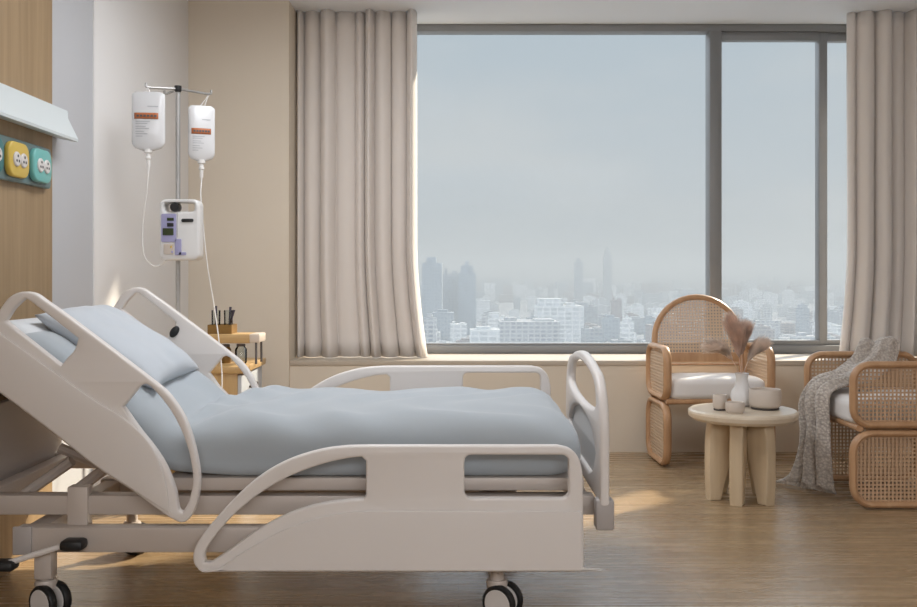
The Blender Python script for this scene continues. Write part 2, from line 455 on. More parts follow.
o = obj('dark_lobe', q, 'black_plastic', far_rail); o['label'] = 'small black lobe'  # small black lobe at the corner of the rail opening

# --- rail by the foot; the near one is lowered
L_out = runs(wp([(200, 569), (195, 562), (194.5, 552), (199, 541), (210.8, 524.5), (235.5, 497), (260, 475.5), (287.9, 459.5), (318.7, 449.5), (345, 445.6), (371, 444.7)]),
             wp([(371, 444.7), (557, 444.7)]), wp([(557, 444.7), (569, 448), (578, 457), (582, 471.5)]), wp([(582, 471.5), (583.5, 566)]), wp([(583.5, 566), (580, 570.5)]), wp([(580, 570.5), (214, 571)]), wp([(214, 571), (206, 571.5), (200, 569)]))
L_a = runs(wp([(206, 560.5), (205.5, 554), (208, 547), (217, 533.5), (235.5, 513), (260, 493), (287.9, 476.5), (318.7, 464.5), (345, 458), (362, 456)]), wp([(362, 456), (366.4, 460)]), wp([(366.4, 460), (366.4, 494)]), wp([(366.4, 494), (364, 498)]),
           wp([(364, 498), (346.4, 499.2), (318.7, 503.4), (291, 512), (260, 528), (229.3, 549.6), (212, 561)]), wp([(212, 561), (206, 560.5)]))
c0, c1 = W(464.4, 497.4, NY), W(568, 454, NY)
L_b = rrect(c0[0], c1[0], c0[1], c1[1], .02)
L_low = runs(wp([(220, 567), (241.6, 552), (282, 529.5), (319, 516.5), (345, 511), (372, 509)]), wp([(372, 509), (580, 509.5)]), wp([(580, 509.5), (581, 565)]), wp([(581, 565), (578, 568.5), (230, 568.8), (220, 567)]))
def foot_rail(Y, face, dz):
    up = lambda ol: [(x, z + dz) for x, z in ol]
    r = obj('foot_side_rail', plate([up(L_out), up(L_a), up(L_b)], .034, .007, xz(Y)), 'bed_white', bed)
    obj('lower_panel', plate([up(L_low)], .012, .004, xz(Y + face * .0205)), 'bed_panel', r)
    q = nb()
    for px in (405, 520):
        q = nb(); x, z = W(px, 520, NY); box(q, x - .02, x + .02, *sorted((Y - face * .015, Y - face * .12)), z - .02 + dz, z + .03 + dz, bev=.005)
        k = obj('mount', q, 'bed_grey', r); k['label'] = 'grey bracket'
    return r
foot_rail(NY, -1, 0); foot_rail(FY, 1, .142)

# --- footboard
fy0, fy1, fz0, fz1 = 2.925, 3.865, .36, .785
def board_outline(ins, zlow, rtop):
    a, c, t = fy0 + ins, fy1 - ins, fz1 - ins
    out = [(a, zlow)]
    out += [(a + rtop * (1 - math.cos(R(x))) , t - .035 - rtop * 1.15 * (1 - math.sin(R(x)))) for x in range(0, 91, 10)]
    n = 12
    s, e = a + rtop, c - rtop
    out += [(s + (e - s) * k / n, t - .035 + .035 * math.sin(math.pi * k / n)) for k in range(1, n)]
    out += [(c - rtop * (1 - math.cos(R(x))), t - .035 - rtop * 1.15 * (1 - math.sin(R(x)))) for x in range(90, -1, -10)]
    out += [(c, zlow)]
    return out
hole = [(3.02, .655), (3.05, .70), (3.16, .735), (3.395, .752), (3.63, .735), (3.74, .70), (3.77, .655), (3.72, .632), (3.58, .618), (3.395, .613), (3.21, .618), (3.07, .632)]
hole = runs(hole + [hole[0]])
low_open = runs([(3.03, .50), (3.12, .555), (3.26, .582), (3.395, .588), (3.53, .582), (3.67, .555), (3.76, .50)], [(3.76, .50), (3.70, .44), (3.60, .41)], [(3.60, .41), (3.19, .41)], [(3.19, .41), (3.09, .44), (3.03, .50)])
fb = obj('footboard', plate([board_outline(0, fz0, .16), hole, low_open], .030, .011, yz(.438)), 'bed_white', bed)
q = obj('inset_panel', plate([[(y + (y - 3.395) * .03, z + (z - .5) * .06) for y, z in low_open]], .010, .003, yz(.443)), 'bed_white_shaded', fb); q['label'] = 'white inset panel with shade in its colour'
b = nb()
x, z = .44, .283
box(b, .412, .468, 2.93, 2.99, .283, .375, bev=.008)
o = obj('corner_bumper', b, 'bed_grey', bed); o['label'] = 'grey corner bumper'
b = nb(); box(b, .412, .468, 3.80, 3.86, .283, .375, bev=.008)
o = obj('corner_bumper', b, 'bed_grey', bed); o['label'] = 'grey corner bumper'

# --- deck, frames
b = nb(); box(b, -.90, .385, 3.0, 3.80, .388, .428, bev=.006)
obj('deck', b, 'bed_steel', bed)
ang = R(35); hx, hz = -.95, .425                       # hinge of the backrest
def back(s, n): return (hx - s * math.cos(ang) + n * math.sin(ang), hz + s * math.sin(ang) + n * math.cos(ang))
b = nb()
pr = [back(0, 0), back(.86, 0), back(.86, -.035), back(0, -.035)]
ra = [b.verts.new((x, 3.0, z)) for x, z in pr]; rb = [b.verts.new((x, 3.80, z)) for x, z in pr]
for k in range(4): b.faces.new((ra[k], ra[(k + 1) % 4], rb[(k + 1) % 4], rb[k]))
b.faces.new(ra); b.faces.new(rb)
obj('backrest_deck', b, 'bed_steel', bed, angle=20)
b = nb()
for y in (3.04, 3.76): box(b, -1.56, .42, y - .03, y + .03, .311, .371, bev=.006)
for x in (-1.5, -.7, .1, .38): box(b, x - .025, x + .025, 3.04, 3.76, .316, .366, bev=.004)
obj('upper_frame', b, 'bed_steel', bed)
b = nb()
for y in (2.99, 3.70): box(b, -1.345, .22, y - .03, y + .03, .209, .284, bev=.006)
for x in (-1.30, .17): box(b, x - .03, x + .03, 2.99, 3.70, .214, .279, bev=.004)
obj('lower_frame', b, 'bed_steel', bed)
b = nb(); box(b, -1.347, -1.29, 2.952, 2.962, .204, .289, bev=.003)
o = obj('end_plate', b, 'bed_grey', bed)
for y in (3.03, 3.68):
    for x, x2 in ((-1.155, -1.17), (-.02, -.05)):
        b = nb(); tube(b, [(x2, y, .365), (x, y, .21)], .022, 8)
        box(b, x2 - .032, x2 + .032, y - .03, y + .015, .24, .40, bev=.006)
        obj('lift_leg', b, 'bed_steel', bed)
for (p, q2, y) in (((22, 496), (72, 461), 3.25), ((74, 492), (106, 468), 3.18), ((104, 466), (60, 448), 3.3)):
    x, z = W(*p, y); x2, z2 = W(*q2, y)
    obj('backrest_strut', tube(nb(), [(x, y, z), (x2, y, z2)], .018, 8), 'bed_steel', bed)
# headboard panel low behind the backrest
b = plate([rrect(3.0, 3.8, .33, .62, .05)], .03, .006, yz(-1.555))
obj('headboard', b, 'bed_grey', bed)
# brake bar
x, z = W(5, 564, 2.93); x2, z2 = W(72, 543, 2.93)
bb = obj('brake_bar', tube(nb(), [(x, 2.93, z), (x2, 2.93, z2)], .009, 8), 'bed_white', bed)
q = nb(); box(q, x - .04, x + .035, 2.90, 2.96, z - .018, z + .012, bev=.012)
o = obj('pedal', q, 'black_rubber', bb); o['label'] = 'black pedal'
q = nb(); box(q, x2 - .03, x2 + .04, 2.90, 2.96, z2 - .02, z2 + .012, bev=.012)
o = obj('pedal', q, 'black_rubber', bb); o['label'] = 'black pedal'
# casters
def caster(x, y, rot, mirror=1):
    b = nb(); tube(b, [(x, y, .21), (x, y, .10)], .021, 12)
    lathe(b, [(0, .118), (.03, .118), (.034, .108), (.03, .09), (0, .09)], (x, y, 0), 16)
    c = obj('caster', b, 'bed_steel', bed)
    ax = Vector((math.cos(rot), math.sin(rot), 0)); fw = Vector((-ax.y, ax.x, 0))
    cen = Vector((x, y, .0545)) - fw * .02
    tube(q := nb(), [cen + ax * .036, cen - ax * .036], .012, 8)
    obj('axle', q, 'bed_grey', c)
    for s in (-1, 1):
        q = nb(); prof = [(0, .0135), (.047, .0135), (.048, .0125), (.050, .0125), (.057, .012), (.061, .006), (.061, -.006), (.057, -.012), (.050, -.0125), (.048, -.0125), (.047, -.0135), (0, -.0135)]
        lathe(q, prof, (0, 0, 0), 28, 'X')
        for f in q.faces:
            cc = f.calc_center_median(); f.material_index = 1 if math.hypot(cc.y, cc.z) < .0475 else 0
        bmesh.ops.scale(q, verts=q.verts, vec=(1, .89, .89))
        M = Matrix.Translation(cen + ax * .026 * s) @ Matrix.Rotation(rot, 4, 'Z')
        bmesh.ops.transform(q, matrix=M, verts=q.verts)
        obj('wheel', q, ['black_rubber', 'wheel_white'], c)
caster(-1.265, 3.0, R(60)); caster(.118, 3.0, R(60)); caster(-1.235, 3.70, R(75)); caster(.143, 3.70, R(50))
b = nb(); box(b, -1.289, -1.235, 2.965, 3.015, .125, .25, bev=.006)
obj('caster_post', b, 'bed_steel', bed)

# --- mattress (part of the bed) and the sheet over it
def bed_path(s):                                       # s from foot to head along the bottom of the bedding
    L1 = .405 + .85; r = .22; arc = r * ang
    if s < L1: return Vector((.405 - s, 0, .43)), Vector((0, 0, 1))
    if s < L1 + arc:
        a = (s - L1) / r
        return Vector((.405 - L1 - r * math.sin(a), 0, .43 + r * (1 - math.cos(a)))), Vector((math.sin(a), 0, math.cos(a)))
    e = s - L1 - arc; p = Vector((.405 - L1 - r * math.sin(ang), 0, .43 + r * (1 - math.cos(ang))))
    return p + Vector((-math.cos(ang), 0, math.sin(ang))) * e, Vector((math.sin(ang), 0, math.cos(ang)))
def bedding(bm, s0, s1, half, T, rr, bump, ns=150):
    rows = []
    yc = 3.405
    prof = []                                          # unit rounded section: near bottom -> near side -> top -> far side -> bottom
    def sect(hw, t):
        r = min(rr, t * .49, hw * .49); pts = []
        rb = min(.03, t * .3)
        for k in range(4): a = R(270 - 90 * k / 3); pts.append((-hw + rb + rb * math.cos(a), rb + rb * math.sin(a)))
        for k in range(5): pts.append((-hw, rb + (t - r - rb) * (k + 1) / 6))
        for k in range(9): a = R(180 - 90 * k / 8); pts.append((-hw + r + r * math.cos(a), t - r + r * math.sin(a)))
        for k in range(1, 28): pts.append((-hw + r + (2 * hw - 2 * r) * k / 28, t))
        for k in range(9): a = R(90 - 90 * k / 8); pts.append((hw - r + r * math.cos(a), t - r + r * math.sin(a)))
        for k in range(5): pts.append((hw, t - r - (t - r - rb) * (k + 1) / 6))
        for k in range(4): a = R(0 - 90 * k / 3); pts.append((hw - rb + rb * math.cos(a), rb + rb * math.sin(a)))
        for k in range(1, 10): pts.append((hw - rb - (2 * hw - 2 * rb) * k / 10, 0))
        return pts
    for i in range(ns + 1):
        # dense at both ends
        t = i / ns; s = s0 + (s1 - s0) * (t * t * (3 - 2 * t) * .35 + t * .65)
        e = min(s - s0, s1 - s); er = .11
        k = 1 if e >= er else math.sqrt(max(0, 1 - ((er - e) / er) ** 2)) * .5 + .5
        kz = 1 if e >= er else math.sqrt(max(0, 1 - ((er - e) / er) ** 2)) * .75 + .25
        p, nrm = bed_path(s); row = []
        hw = half * (1 - .06 * (1 - k)); hd_ = max(0, min(1, (s - 1.1) / .3)); tt = T * kz * (1 - .33 * hd_)
        for (y, h) in sect(hw, tt):
            q = p + nrm * (h + (T - tt) * .35) + Vector((0, yc + y, 0))
            if bump: q = q + bump(q, nrm, y, h, s)
            row.append(q)
        rows.append(row)
    V = grid_mesh(bm, rows, closed_u=True)
    bm.faces.new(V[0]); bm.faces.new(V[-1])
    return bm
b = bedding(nb(), .06, 2.02, .395, .165, .04, None, 60)
obj('mattress', b, 'mattress_white', bed)
def wrinkle(q, nrm, y, h, s):
    top = max(0, min(1, (h - .05) / .1))
    d = .011 * noise.noise((q.x * 2.1 + 3, q.y * 3.3, q.z)) + .008 * noise.noise((q.x * 6.5, q.y * 4.5 + 2, q.z * 5))
    # long soft folds running across the bed
    d += .006 * math.sin(q.x * 19 + 3.2 * math.sin(q.y * 6 + 1) + 5 * noise.noise((q.x * 2, q.y * 2, 1)))
    d += .010 * math.exp(-((q.y - 3.72) / .09) ** 2) * (noise.noise((q.x * 5.5, 7, 0)) + .3)
    # slack where the backrest bends
    d += .034 * math.exp(-((s - 1.20) / .12) ** 2) * noise.noise((q.x * 7 + q.y * 3, q.y * 8, 4))
    side = (1 - top) * .010 * noise.noise((q.x * 5, q.z * 9, q.y)) * min(1, h / .04)
    return nrm * (d * top) + Vector((0, (1 if y > 0 else -1) * (side + .012 * math.sin(math.pi * min(1, h / .19))), 0))
b = bedding(nb(), .03, 1.93, .41, .19, .085, wrinkle, 190)
sheet = obj('bed_sheet', b, 'sheet_blue', angle=180)
tag(sheet, 'pale blue sheet spread smooth over the mattress of the hospital bed', 'bed sheet')

# --- pillow
def pillow(cen, ax, ay, az, hx_, hy_, ht):
    n = 36; rowsT, rowsB = [], []
    def pt(u, v, s):
        cu, cv = abs(u), abs(v)
        prof = ((1 - cu ** 2.6) * (1 - cv ** 2.6)) ** .40
        pin = 1 - .07 * (1 - (cu * cv) ** 2) * (cu ** 6 + cv ** 6) * .5
        du = u * (1 - .05 * (1 - cv ** 2) * cu ** 3); dv = v * (1 - .05 * (1 - cu ** 2) * cv ** 3)
        w = noise.noise((u * 1.9 + 1, v * 2.2, s * 2.0)) * .16 + noise.noise((u * 5, v * 5, s)) * .05
        return cen + ax * hx_ * du * pin + ay * hy_ * dv * pin + az * ht * prof * (1 + w) * s
    bm = nb()
    T = [[bm.verts.new(pt(-1 + 2 * i / n, -1 + 2 * j / n, 1)) for j in range(n + 1)] for i in range(n + 1)]
    B = [[(T[i][j] if i in (0, n) or j in (0, n) else bm.verts.new(pt(-1 + 2 * i / n, -1 + 2 * j / n, -.75))) for j in range(n + 1)] for i in range(n + 1)]
    for G in (T, B):
        for i in range(n):
            for j in range(n): bm.faces.new((G[i][j], G[i + 1][j], G[i + 1][j + 1], G[i][j + 1]))
    return bm
pa = R(31.5)
ax = Vector((math.cos(pa), 0, -math.sin(pa))); az = Vector((math.sin(pa), 0, math.cos(pa)))
b = pillow(Vector((-1.177, 3.45, .804)), ax, Vector((-.06, 1, 0)).normalized(), az, .228, .335, .070)
pl = obj('pillow', b, 'pillow_blue', angle=180)
tag(pl, 'plump pale blue pillow lying on the raised backrest of the bed', 'pillow')

# ------------------------------------------------------------------ iv stand, bags, pump
IY = 4.5
ix, _ = W(178, 0, IY)
iv = thing('iv_stand', 'slim steel drip stand behind the hospital bed in the wall corner', 'iv stand', (ix, IY, 0))
zt_ = W(0, 88, IY)[1]
obj('pole', tube(nb(), [(ix, IY, .08), (ix, IY, zt_)], .011, 12), 'steel', iv)
k = nb(); lathe(k, [(0, zt_ + .012), (.016, zt_ + .010), (.018, zt_ - .008), (.012, zt_ - .02), (0, zt_ - .02)], (ix, IY, 0), 14)
o = obj('collar', k, 'black_plastic', iv); o['label'] = 'small black collar'
def arm(px, py, dy):
    x2, z2 = W(px, py, IY + dy); y2 = IY + dy
    pts = [(ix, IY, zt_ - .004), (ix + (x2 - ix) * .6, IY + dy * .6, zt_ - .004 + (z2 - zt_) * .55), (x2, y2, z2), (x2 + (x2 - ix) * .04, y2, z2 + .018)]
    return obj('hook_arm', tube(nb(), catmull(pts, 5), .0055, 8), 'steel', iv), Vector((x2, y2, z2))
_, hk1 = arm(147, 87, -.12); _, hk2 = arm(210, 94, .02); arm(165, 94, .15)
for i in range(5):
    a = R(20 + 72 * i); tip = Vector((ix + .21 * math.cos(a), IY + .21 * math.sin(a), .075))
    l = obj('leg', tube(nb(), [(ix, IY, .10), (ix + .12 * math.cos(a), IY + .12 * math.sin(a), .092), tip], .012, 8), 'steel', iv)
    c = nb(); lathe(c, [(0, .012), (.022, .012), (.027, .006), (.027, -.006), (.022, -.012), (0, -.012)], (tip.x, tip.y, .027), 14, 'X')
    box(c, tip.x - .006, tip.x + .006, tip.y - .006, tip.y + .006, .05, .078)
    o = obj('caster', c, 'black_rubber', l); o['label'] = 'small black caster'

def iv_bag(px0, px1, py0, py1, Y, hook, yaw, label, tube_pts, vb):
    (xa, za), (xb, zb) = W(px0, py0, Y), W(px1, py1, Y)
    cx, w, h = (xa + xb) / 2, (xb - xa), za - zb
    t = thing('iv_bag', label, 'iv bag', (cx, Y, zb), 'drip bags on the stand')
    M = Matrix.Translation((cx, Y, zb)) @ Matrix.Rotation(yaw, 4, 'Z')
    w = w / max(.8, math.cos(yaw)); D = .027
    def outline(v):                                    # half width and half depth over the height 0..1
        e = 1
        if v < .16: e = math.sqrt(max(0, 1 - ((.16 - v) / .16) ** 2)) * .62 + .38
        if v > .93: e = math.sqrt(max(0, 1 - ((v - .93) / .07) ** 2)) * .22 + .78
        return e
    bm = nb(); rows = []
    for j in range(27):
        v = j / 26; e = outline(v); dd = D * (math.sin(math.pi * min(1, v * .9 + .06)) ** .6) * (1.1 - .45 * v) + .003
        rows.append([M @ Vector((w / 2 * e * math.copysign(abs(math.cos(a)) ** .7, math.cos(a)), dd * math.copysign(abs(math.sin(a)) ** .9, math.sin(a)), v * h)) for a in [2 * math.pi * k / 28 for k in range(28)]])
    V = grid_mesh(bm, rows, closed_u=True); bm.faces.new(V[0]); bm.faces.new(V[-1])
    bag = obj('bag_body', bm, 'bag_white', t, angle=60)
    def front(u, v, off=.0012):                        # a point on the front of the bag
        e = outline(v); dd = D * (math.sin(math.pi * min(1, v * .9 + .06)) ** .6) * (1.1 - .45 * v) + .003
        c = max(-1, min(1, u / e)); a = math.acos(math.copysign(abs(c) ** (1 / .7), c))
        return M @ Vector((u * w / 2, -dd * abs(math.sin(a)) ** .9 - off, v * h))
    def patch(name, u0, u1, v0, v1, m, par, off=.0012, label=None):
        q = nb(); rows = [[front(u0 + (u1 - u0) * i / 8, v0 + (v1 - v0) * j / 3, off) for i in range(9)] for j in range(4)]
        grid_mesh(q, rows); o = obj(name, q, m, par, recalc=False); modifier(o, 'SOLIDIFY', thickness=.0008, offset=1)
        if label: o['label'] = label
        return o
    v0b = vb
    patch('label_band', -.80, .64, v0b, v0b + .105, 'band_orange', bag, label='orange label band')
    q = nb()
    lines = [(-.72, u1, v0b - d, v0b - d + .012) for u1, d in ((.15, .05), (.0, .085), (-.1, .135), (.1, .17), (-.2, .22), (.0, .26), (-.3, .30))]
    for u0, u1, v0, v1 in lines:
        grid_mesh(q, [[front(u0 + (u1 - u0) * i / 6, v, .0014) for i in range(7)] for v in (v0, v1)])
    q2 = nb(); grid_mesh(q2, [[front(-.02 + .64 * i / 6, v, .0014) for i in range(7)] for v in (.735, .75)])
    obj('heading_line', q2, 'ink_grey', bag, recalc=False)['label'] = 'grey printed heading line'
    obj('printed_lines', q, 'ink_grey', bag, recalc=False)['label'] = 'small grey printed lines'
    q = nb()
    for k in range(6): 
        u0 = -.66 + k * .21
        grid_mesh(q, [[front(u0 + .15 * i / 3, v, .003) for i in range(4)] for v in (v0b + .035, v0b + .07)])
    obj('band_print', q, 'ink_dark', bag, recalc=False)['label'] = 'dark print on the orange band'
    # hanging tab, port and drip chamber
    top = M @ Vector((0, 0, h)); q = nb(); tube(q, catmull([top - Vector((.012, 0, .006)), (top + hook) / 2 + Vector((-.004, 0, 0)), hook + Vector((0, 0, .006)), (top + hook) / 2 + Vector((.004, 0, 0)), top - Vector((-.012, 0, .006))], 5), .0022, 6)
    obj('hanger', q, 'tube_clear', t)
    bt = M @ Vector((0, 0, 0)); q = nb()
    lathe(q, [(0, .006), (.018, .006), (.018, -.010), (.010, -.014), (.010, -.026), (.013, -.030), (.013, -.038), (.0085, -.042), (.0085, -.072), (.004, -.082), (.004, -.092), (0, -.092)], bt, 14)
    obj('drip_chamber', q, 'tube_clear', t)
    pts = [bt + Vector((0, 0, -.088))] + [Vector(p) for p in tube_pts]
    q = nb(); tube(q, catmull(pts, 8), .0028, 6)
    obj('drip_tube', q, 'tube_clear', t)
    return t
def w3(px, py, Y): x, z = W(px, py, Y); return (x, Y, z)
iv_bag(132.5, 164.5, 92, 150.5, IY - .12, hk1, R(8), 'larger drip bag with orange band hanging from the stand against the white wall', [w3(147, 190, IY - .12), w3(143, 225, IY - .1), w3(144, 254, IY - .10), w3(154, 266, IY - .09), w3(165, 262, IY - .075), w3(167, 255, IY - .07)], .525)
iv_bag(189.5, 213.5, 106, 161, IY + .02, hk2, R(24), 'smaller drip bag with orange band hanging from the stand against the beige pier', [w3(201, 200, IY), w3(207, 262, IY), w3(214, 305, IY), w3(220, 350, IY - .05), w3(222, 385, IY - .1), w3(218, 420, IY - .15)], .475)

# infusion pump clamped to the pole
PYY = IY - .085
(xa, za), (xb, zb) = W(160.5, 199.5, PYY), W(200.5, 260.5, PYY)
pump = thing('infusion_pump', 'white infusion pump with handle and violet keypad clamped to the drip stand pole', 'pump', ((xa + xb) / 2, PYY, zb))
pw, ph = xb - xa, za - zb
outer = rrect(xa, xb, zb, za, .03)
def pu(u, v): return (xa + pw * u, zb + ph * v)       # u across, v up
(hx0, hz0), (hx1, hz1) = pu(.13, .80), pu(.87, .945)
casing = obj('casing', plate([outer, rrect(hx0, hx1, hz0, hz1, .014)], .085, .012, xz(PYY + .02)), 'white_plastic', pump)
def face_plate(name, u0, u1, v0, v1, m, r, lab, off=.0, th=.006, par=None):
    a, c = pu(u0, v0), pu(u1, v1)
    o = obj(name, plate([rrect(a[0], c[0], a[1], c[1], r)], th, .001, xz(PYY - .0235 - off)), m, par or casing); o['label'] = lab; return o
kp = face_plate('keypad', .06, .43, .30, .76, 'panel_violet', .006, 'violet keypad')
face_plate('keypad_strip', .40, .56, .085, .35, 'panel_violet', .004, 'violet strip')
face_plate('keypad_foot', .50, .68, .085, .135, 'panel_violet', .004, 'violet strip')
face_plate('status_panel', .12, .37, .10, .27, 'ceramic_cream', .004, 'cream panel')
face_plate('screen', .10, .37, .41, .525, 'screen_green', .003, 'dark green screen', .003)
face_plate('screen', .21, .375, .645, .695, 'screen_green', .002, 'dark green screen', .003)
face_plate('screen', .21, .37, .55, .61, 'black_plastic', .002, 'black screen', .003)
face_plate('latch', .56, .86, .625, .68, 'black_plastic', .006, 'black latch', .0)
face_plate('divider', .452, .462, .37, .78, 'ink_grey', .0005, 'grey seam', .0, .004)
face_plate('button', .31, .36, .12, .16, 'panel_violet', .003, 'violet button', .003)
face_plate('button', .29, .33, .20, .24, 'outlet_yellow', .003, 'yellow button', .003)
q = nb(); c = pu(.385, .87); lathe(q, [(0, -.03), (.018, -.03), (.021, -.022), (.021, .02), (.012, .05), (0, .05)], (c[0], PYY, c[1]), 16, 'Y')
o = obj('clamp_knob', q, 'black_plastic', pump); o['label'] = 'black clamp knob'
q = nb(); box(q, ix - .03, ix + .03, PYY + .06, IY + .02, zb + ph * .4, zb + ph * .6, bev=.006)
o = obj('clamp', q, 'bed_grey', pump)

# ------------------------------------------------------------------ nightstand and what stands on it
NX0, NX1, NY0, NY1, NZ = WX + .012, -1.058, 4.76, 5.26, .60
ns = thing('nightstand', 'oak nightstand with pale drawer fronts beside the bed near the window wall', 'nightstand', ((NX0 + NX1) / 2, (NY0 + NY1) / 2, 0))
b = nb(); box(b, NX0, NX1 - .018, NY0, NY1, .04, NZ - .03, bev=.003)
obj('body', b, 'oak_up', ns)
obj('top', bx(NX0, NX1 + .02, NY0 - .012, NY1 + .012, NZ - .03, NZ + .005, bev=.006), 'oak', ns)
obj('plinth', bx(NX0 + .03, NX1 - .04, NY0 + .02, NY1 - .02, 0, .04), 'ink_dark', ns)
for z0, z1 in ((.05, .225), (.232, .405), (.412, .562)):
    d = obj('drawer', bx(NX1 - .018, NX1 + .002, NY0 + .004, NY1 - .004, z0, z1, bev=.003), 'drawer_white', ns); d['label'] = 'pale drawer front'
    for yy in (-.07, .07):
        q = nb(); lathe(q, [(0, .016), (.008, .016), (.010, .011), (.005, 0), (0, 0)], (NX1 + .002, (NY0 + NY1) / 2 + yy, (z0 + z1) / 2), 12, 'X')
        o = obj('knob', q, 'ink_dark', d); o['label'] = 'small dark knob'
zT = NZ + .005
RY = 4.93
(rx0, rz1), (rx1, rz0) = W(207, 333.5, RY), W(252, 342.5, RY)
rs = thing('riser_shelf', 'low wooden riser shelf standing on the nightstand top', 'shelf', ((rx0 + rx1) / 2, RY, zT))
obj('shelf_board', bx(rx0, rx1, RY - .06, RY + .10, rz0, rz1, bev=.004), 'oak', rs)
o = obj('end_trim', bx(rx1 - .002, rx1 + .05, RY - .058, RY + .098, rz0 + .003, rz1 + .001, bev=.006), 'ceramic_cream', rs); o['label'] = 'cream end block'
for x in (rx0 + .01, rx1 + .03):
    for y in (RY - .045, RY + .085):
        obj('leg', tube(nb(), [(x, y, zT), (x, y, rz0 + .004)], .006, 8), 'ink_dark', rs)
def jar(px, py0, py1, Y, r, m, label, zb):
    x, z1 = W(px, py0, Y)
    t = thing('glass_jar', label, 'jar', (x, Y, zb))
    q = nb(); h = z1 - zb
    lathe(q, [(0, 0), (r * .9, 0), (r, .008), (r, h * .72), (r * .7, h * .85), (r * .7, h * .9), (r * .62, h * .9), (r * .62, h * .84), (r * .9, h * .7), (r * .9, .012), (0, .012)], (x, Y, zb), 18)
    obj('jar_body', q, m, t)
    q = nb(); lathe(q, [(0, h * .98), (r * .7, h * .98), (r * .74, h * .95), (r * .74, h * .86), (0, h * .86)], (x, Y, zb), 18)
    o = obj('lid', q, 'ink_dark', t)
    return t
jar(241, 343.5, 358, RY + .0, .030, 'clear_glass', 'clear dark lidded jar standing beneath the riser shelf nearest its cream end', zT)
jar(226, 344, 358, RY + .02, .026, 'amber_wood', 'amber jar standing beneath the riser shelf beside the clear jar', zT)
(bx0, bz1), (bx1, bz0) = W(209.5, 324.5, RY), W(233.5, 333.5, RY)
hb = thing('organizer_box', 'small brown organizer box on top of the riser shelf', 'organizer', ((bx0 + bx1) / 2, RY + .02, rz1))
q = nb(); box(q, bx0, bx1, RY - .04, RY + .08, rz1, rz1 + .008)
for (a, c, y0, y1) in ((bx0, bx1, RY - .04, RY - .034), (bx0, bx1, RY + .074, RY + .08), (bx0, bx0 + .006, RY - .034, RY + .074), (bx1 - .006, bx1, RY - .034, RY + .074)):
    box(q, a, c, y0, y1, rz1 + .008, bz1)
obj('box_body', q, 'amber_wood', hb)
obj('divider', bx((bx0 + bx1) / 2 - .003, (bx0 + bx1) / 2 + .003, RY - .034, RY + .074, rz1 + .008, bz1 - .004), 'amber_wood', hb)
def tumbler(px, label, sticks):
    x, zt2 = W(px, 312, RY); t = thing('glass_tumbler', label, 'tumbler', (x, RY + .01, rz1 + .0085), 'clear tumblers in the organizer box')
    q = nb(); h = zt2 - rz1; r = .021
    lathe(q, [(0, 0), (r, 0), (r * 1.08, h), (r * 1.02, h), (r * .92, .006), (0, .006)], (x, RY + .01, rz1 + .0085), 18)
    obj('glass', q, 'clear_glass', t)
    for dx, dy, tx, hh in sticks:
        xx, zz = W(px + dx, 306 + hh, RY)
        s = obj('dark_handle', tube(nb(), [(x + dy * .2, RY + .01 + dy, rz1 + .016), (xx + tx, RY + .01 + dy, zz)], [.004, .0065], 8), 'stick_dark', t); s['label'] = 'dark handle standing in the tumbler'
tumbler(215.5, 'clear tumbler holding one dark upright handle in the organizer box', [(0, .0, .0, 0)])
tumbler(228, 'clear tumbler holding two dark slanting handles in the organizer box', [(1, .006, .004, 1), (4, -.006, .01, 4)])

# ------------------------------------------------------------------ rattan armchairs
def loop_pts(y0, y1, z0, z1, r, x): return [(x, p[0], p[1]) for p in rrect(y0, y1, z0, z1, r, 7)]
def cane_strips(urange, vrange, ulim, vlim, pitch, wd, place, th=.0022):
    """woven strips: for each u a strip from vlim(u), for each v a strip from ulim(v)"""
    bm = nb()
    def strip(a, c, lo, hi, horiz, off):
        if hi - lo < .01: return
        P = []
        for (p, q) in ((a, lo), (c, lo), (c, hi), (a, hi)):
            u, v = (q, p) if horiz else (p, q)
            P.append((u, v))
        V0 = [bm.verts.new(place(u, v, off - th / 2)) for u, v in P]; V1 = [bm.verts.new(place(u, v, off + th / 2)) for u, v in P]
        bm.faces.new(V0); bm.faces.new(V1[::-1])
        for k in range(4): bm.faces.new((V0[k], V1[k], V1[(k + 1) % 4], V0[(k + 1) % 4]))
    n = int((urange[1] - urange[0]) / pitch)
    for i in range(1, n):
        u = urange[0] + (urange[1] - urange[0]) * i / n
        strip(u - wd / 2, u + wd / 2, *vlim(u), False, th * .5)
    n = int((vrange[1] - vrange[0]) / pitch)
    for i in range(1, n):
        v = vrange[0] + (vrange[1] - vrange[0]) * i / n
        strip(v - wd / 2, v + wd / 2, *ulim(v), True, -th * .5)
    return bm
def rr_lim(a0, a1, b0, b1, r):                         # extent along b for a given a in a rounded rectangle
    def f(a):
        d = max(0, r - (a - a0), r - (a1 - a)); e = r - math.sqrt(max(0, r * r - min(r, d) ** 2))
        return b0 + e, b1 - e
    return f
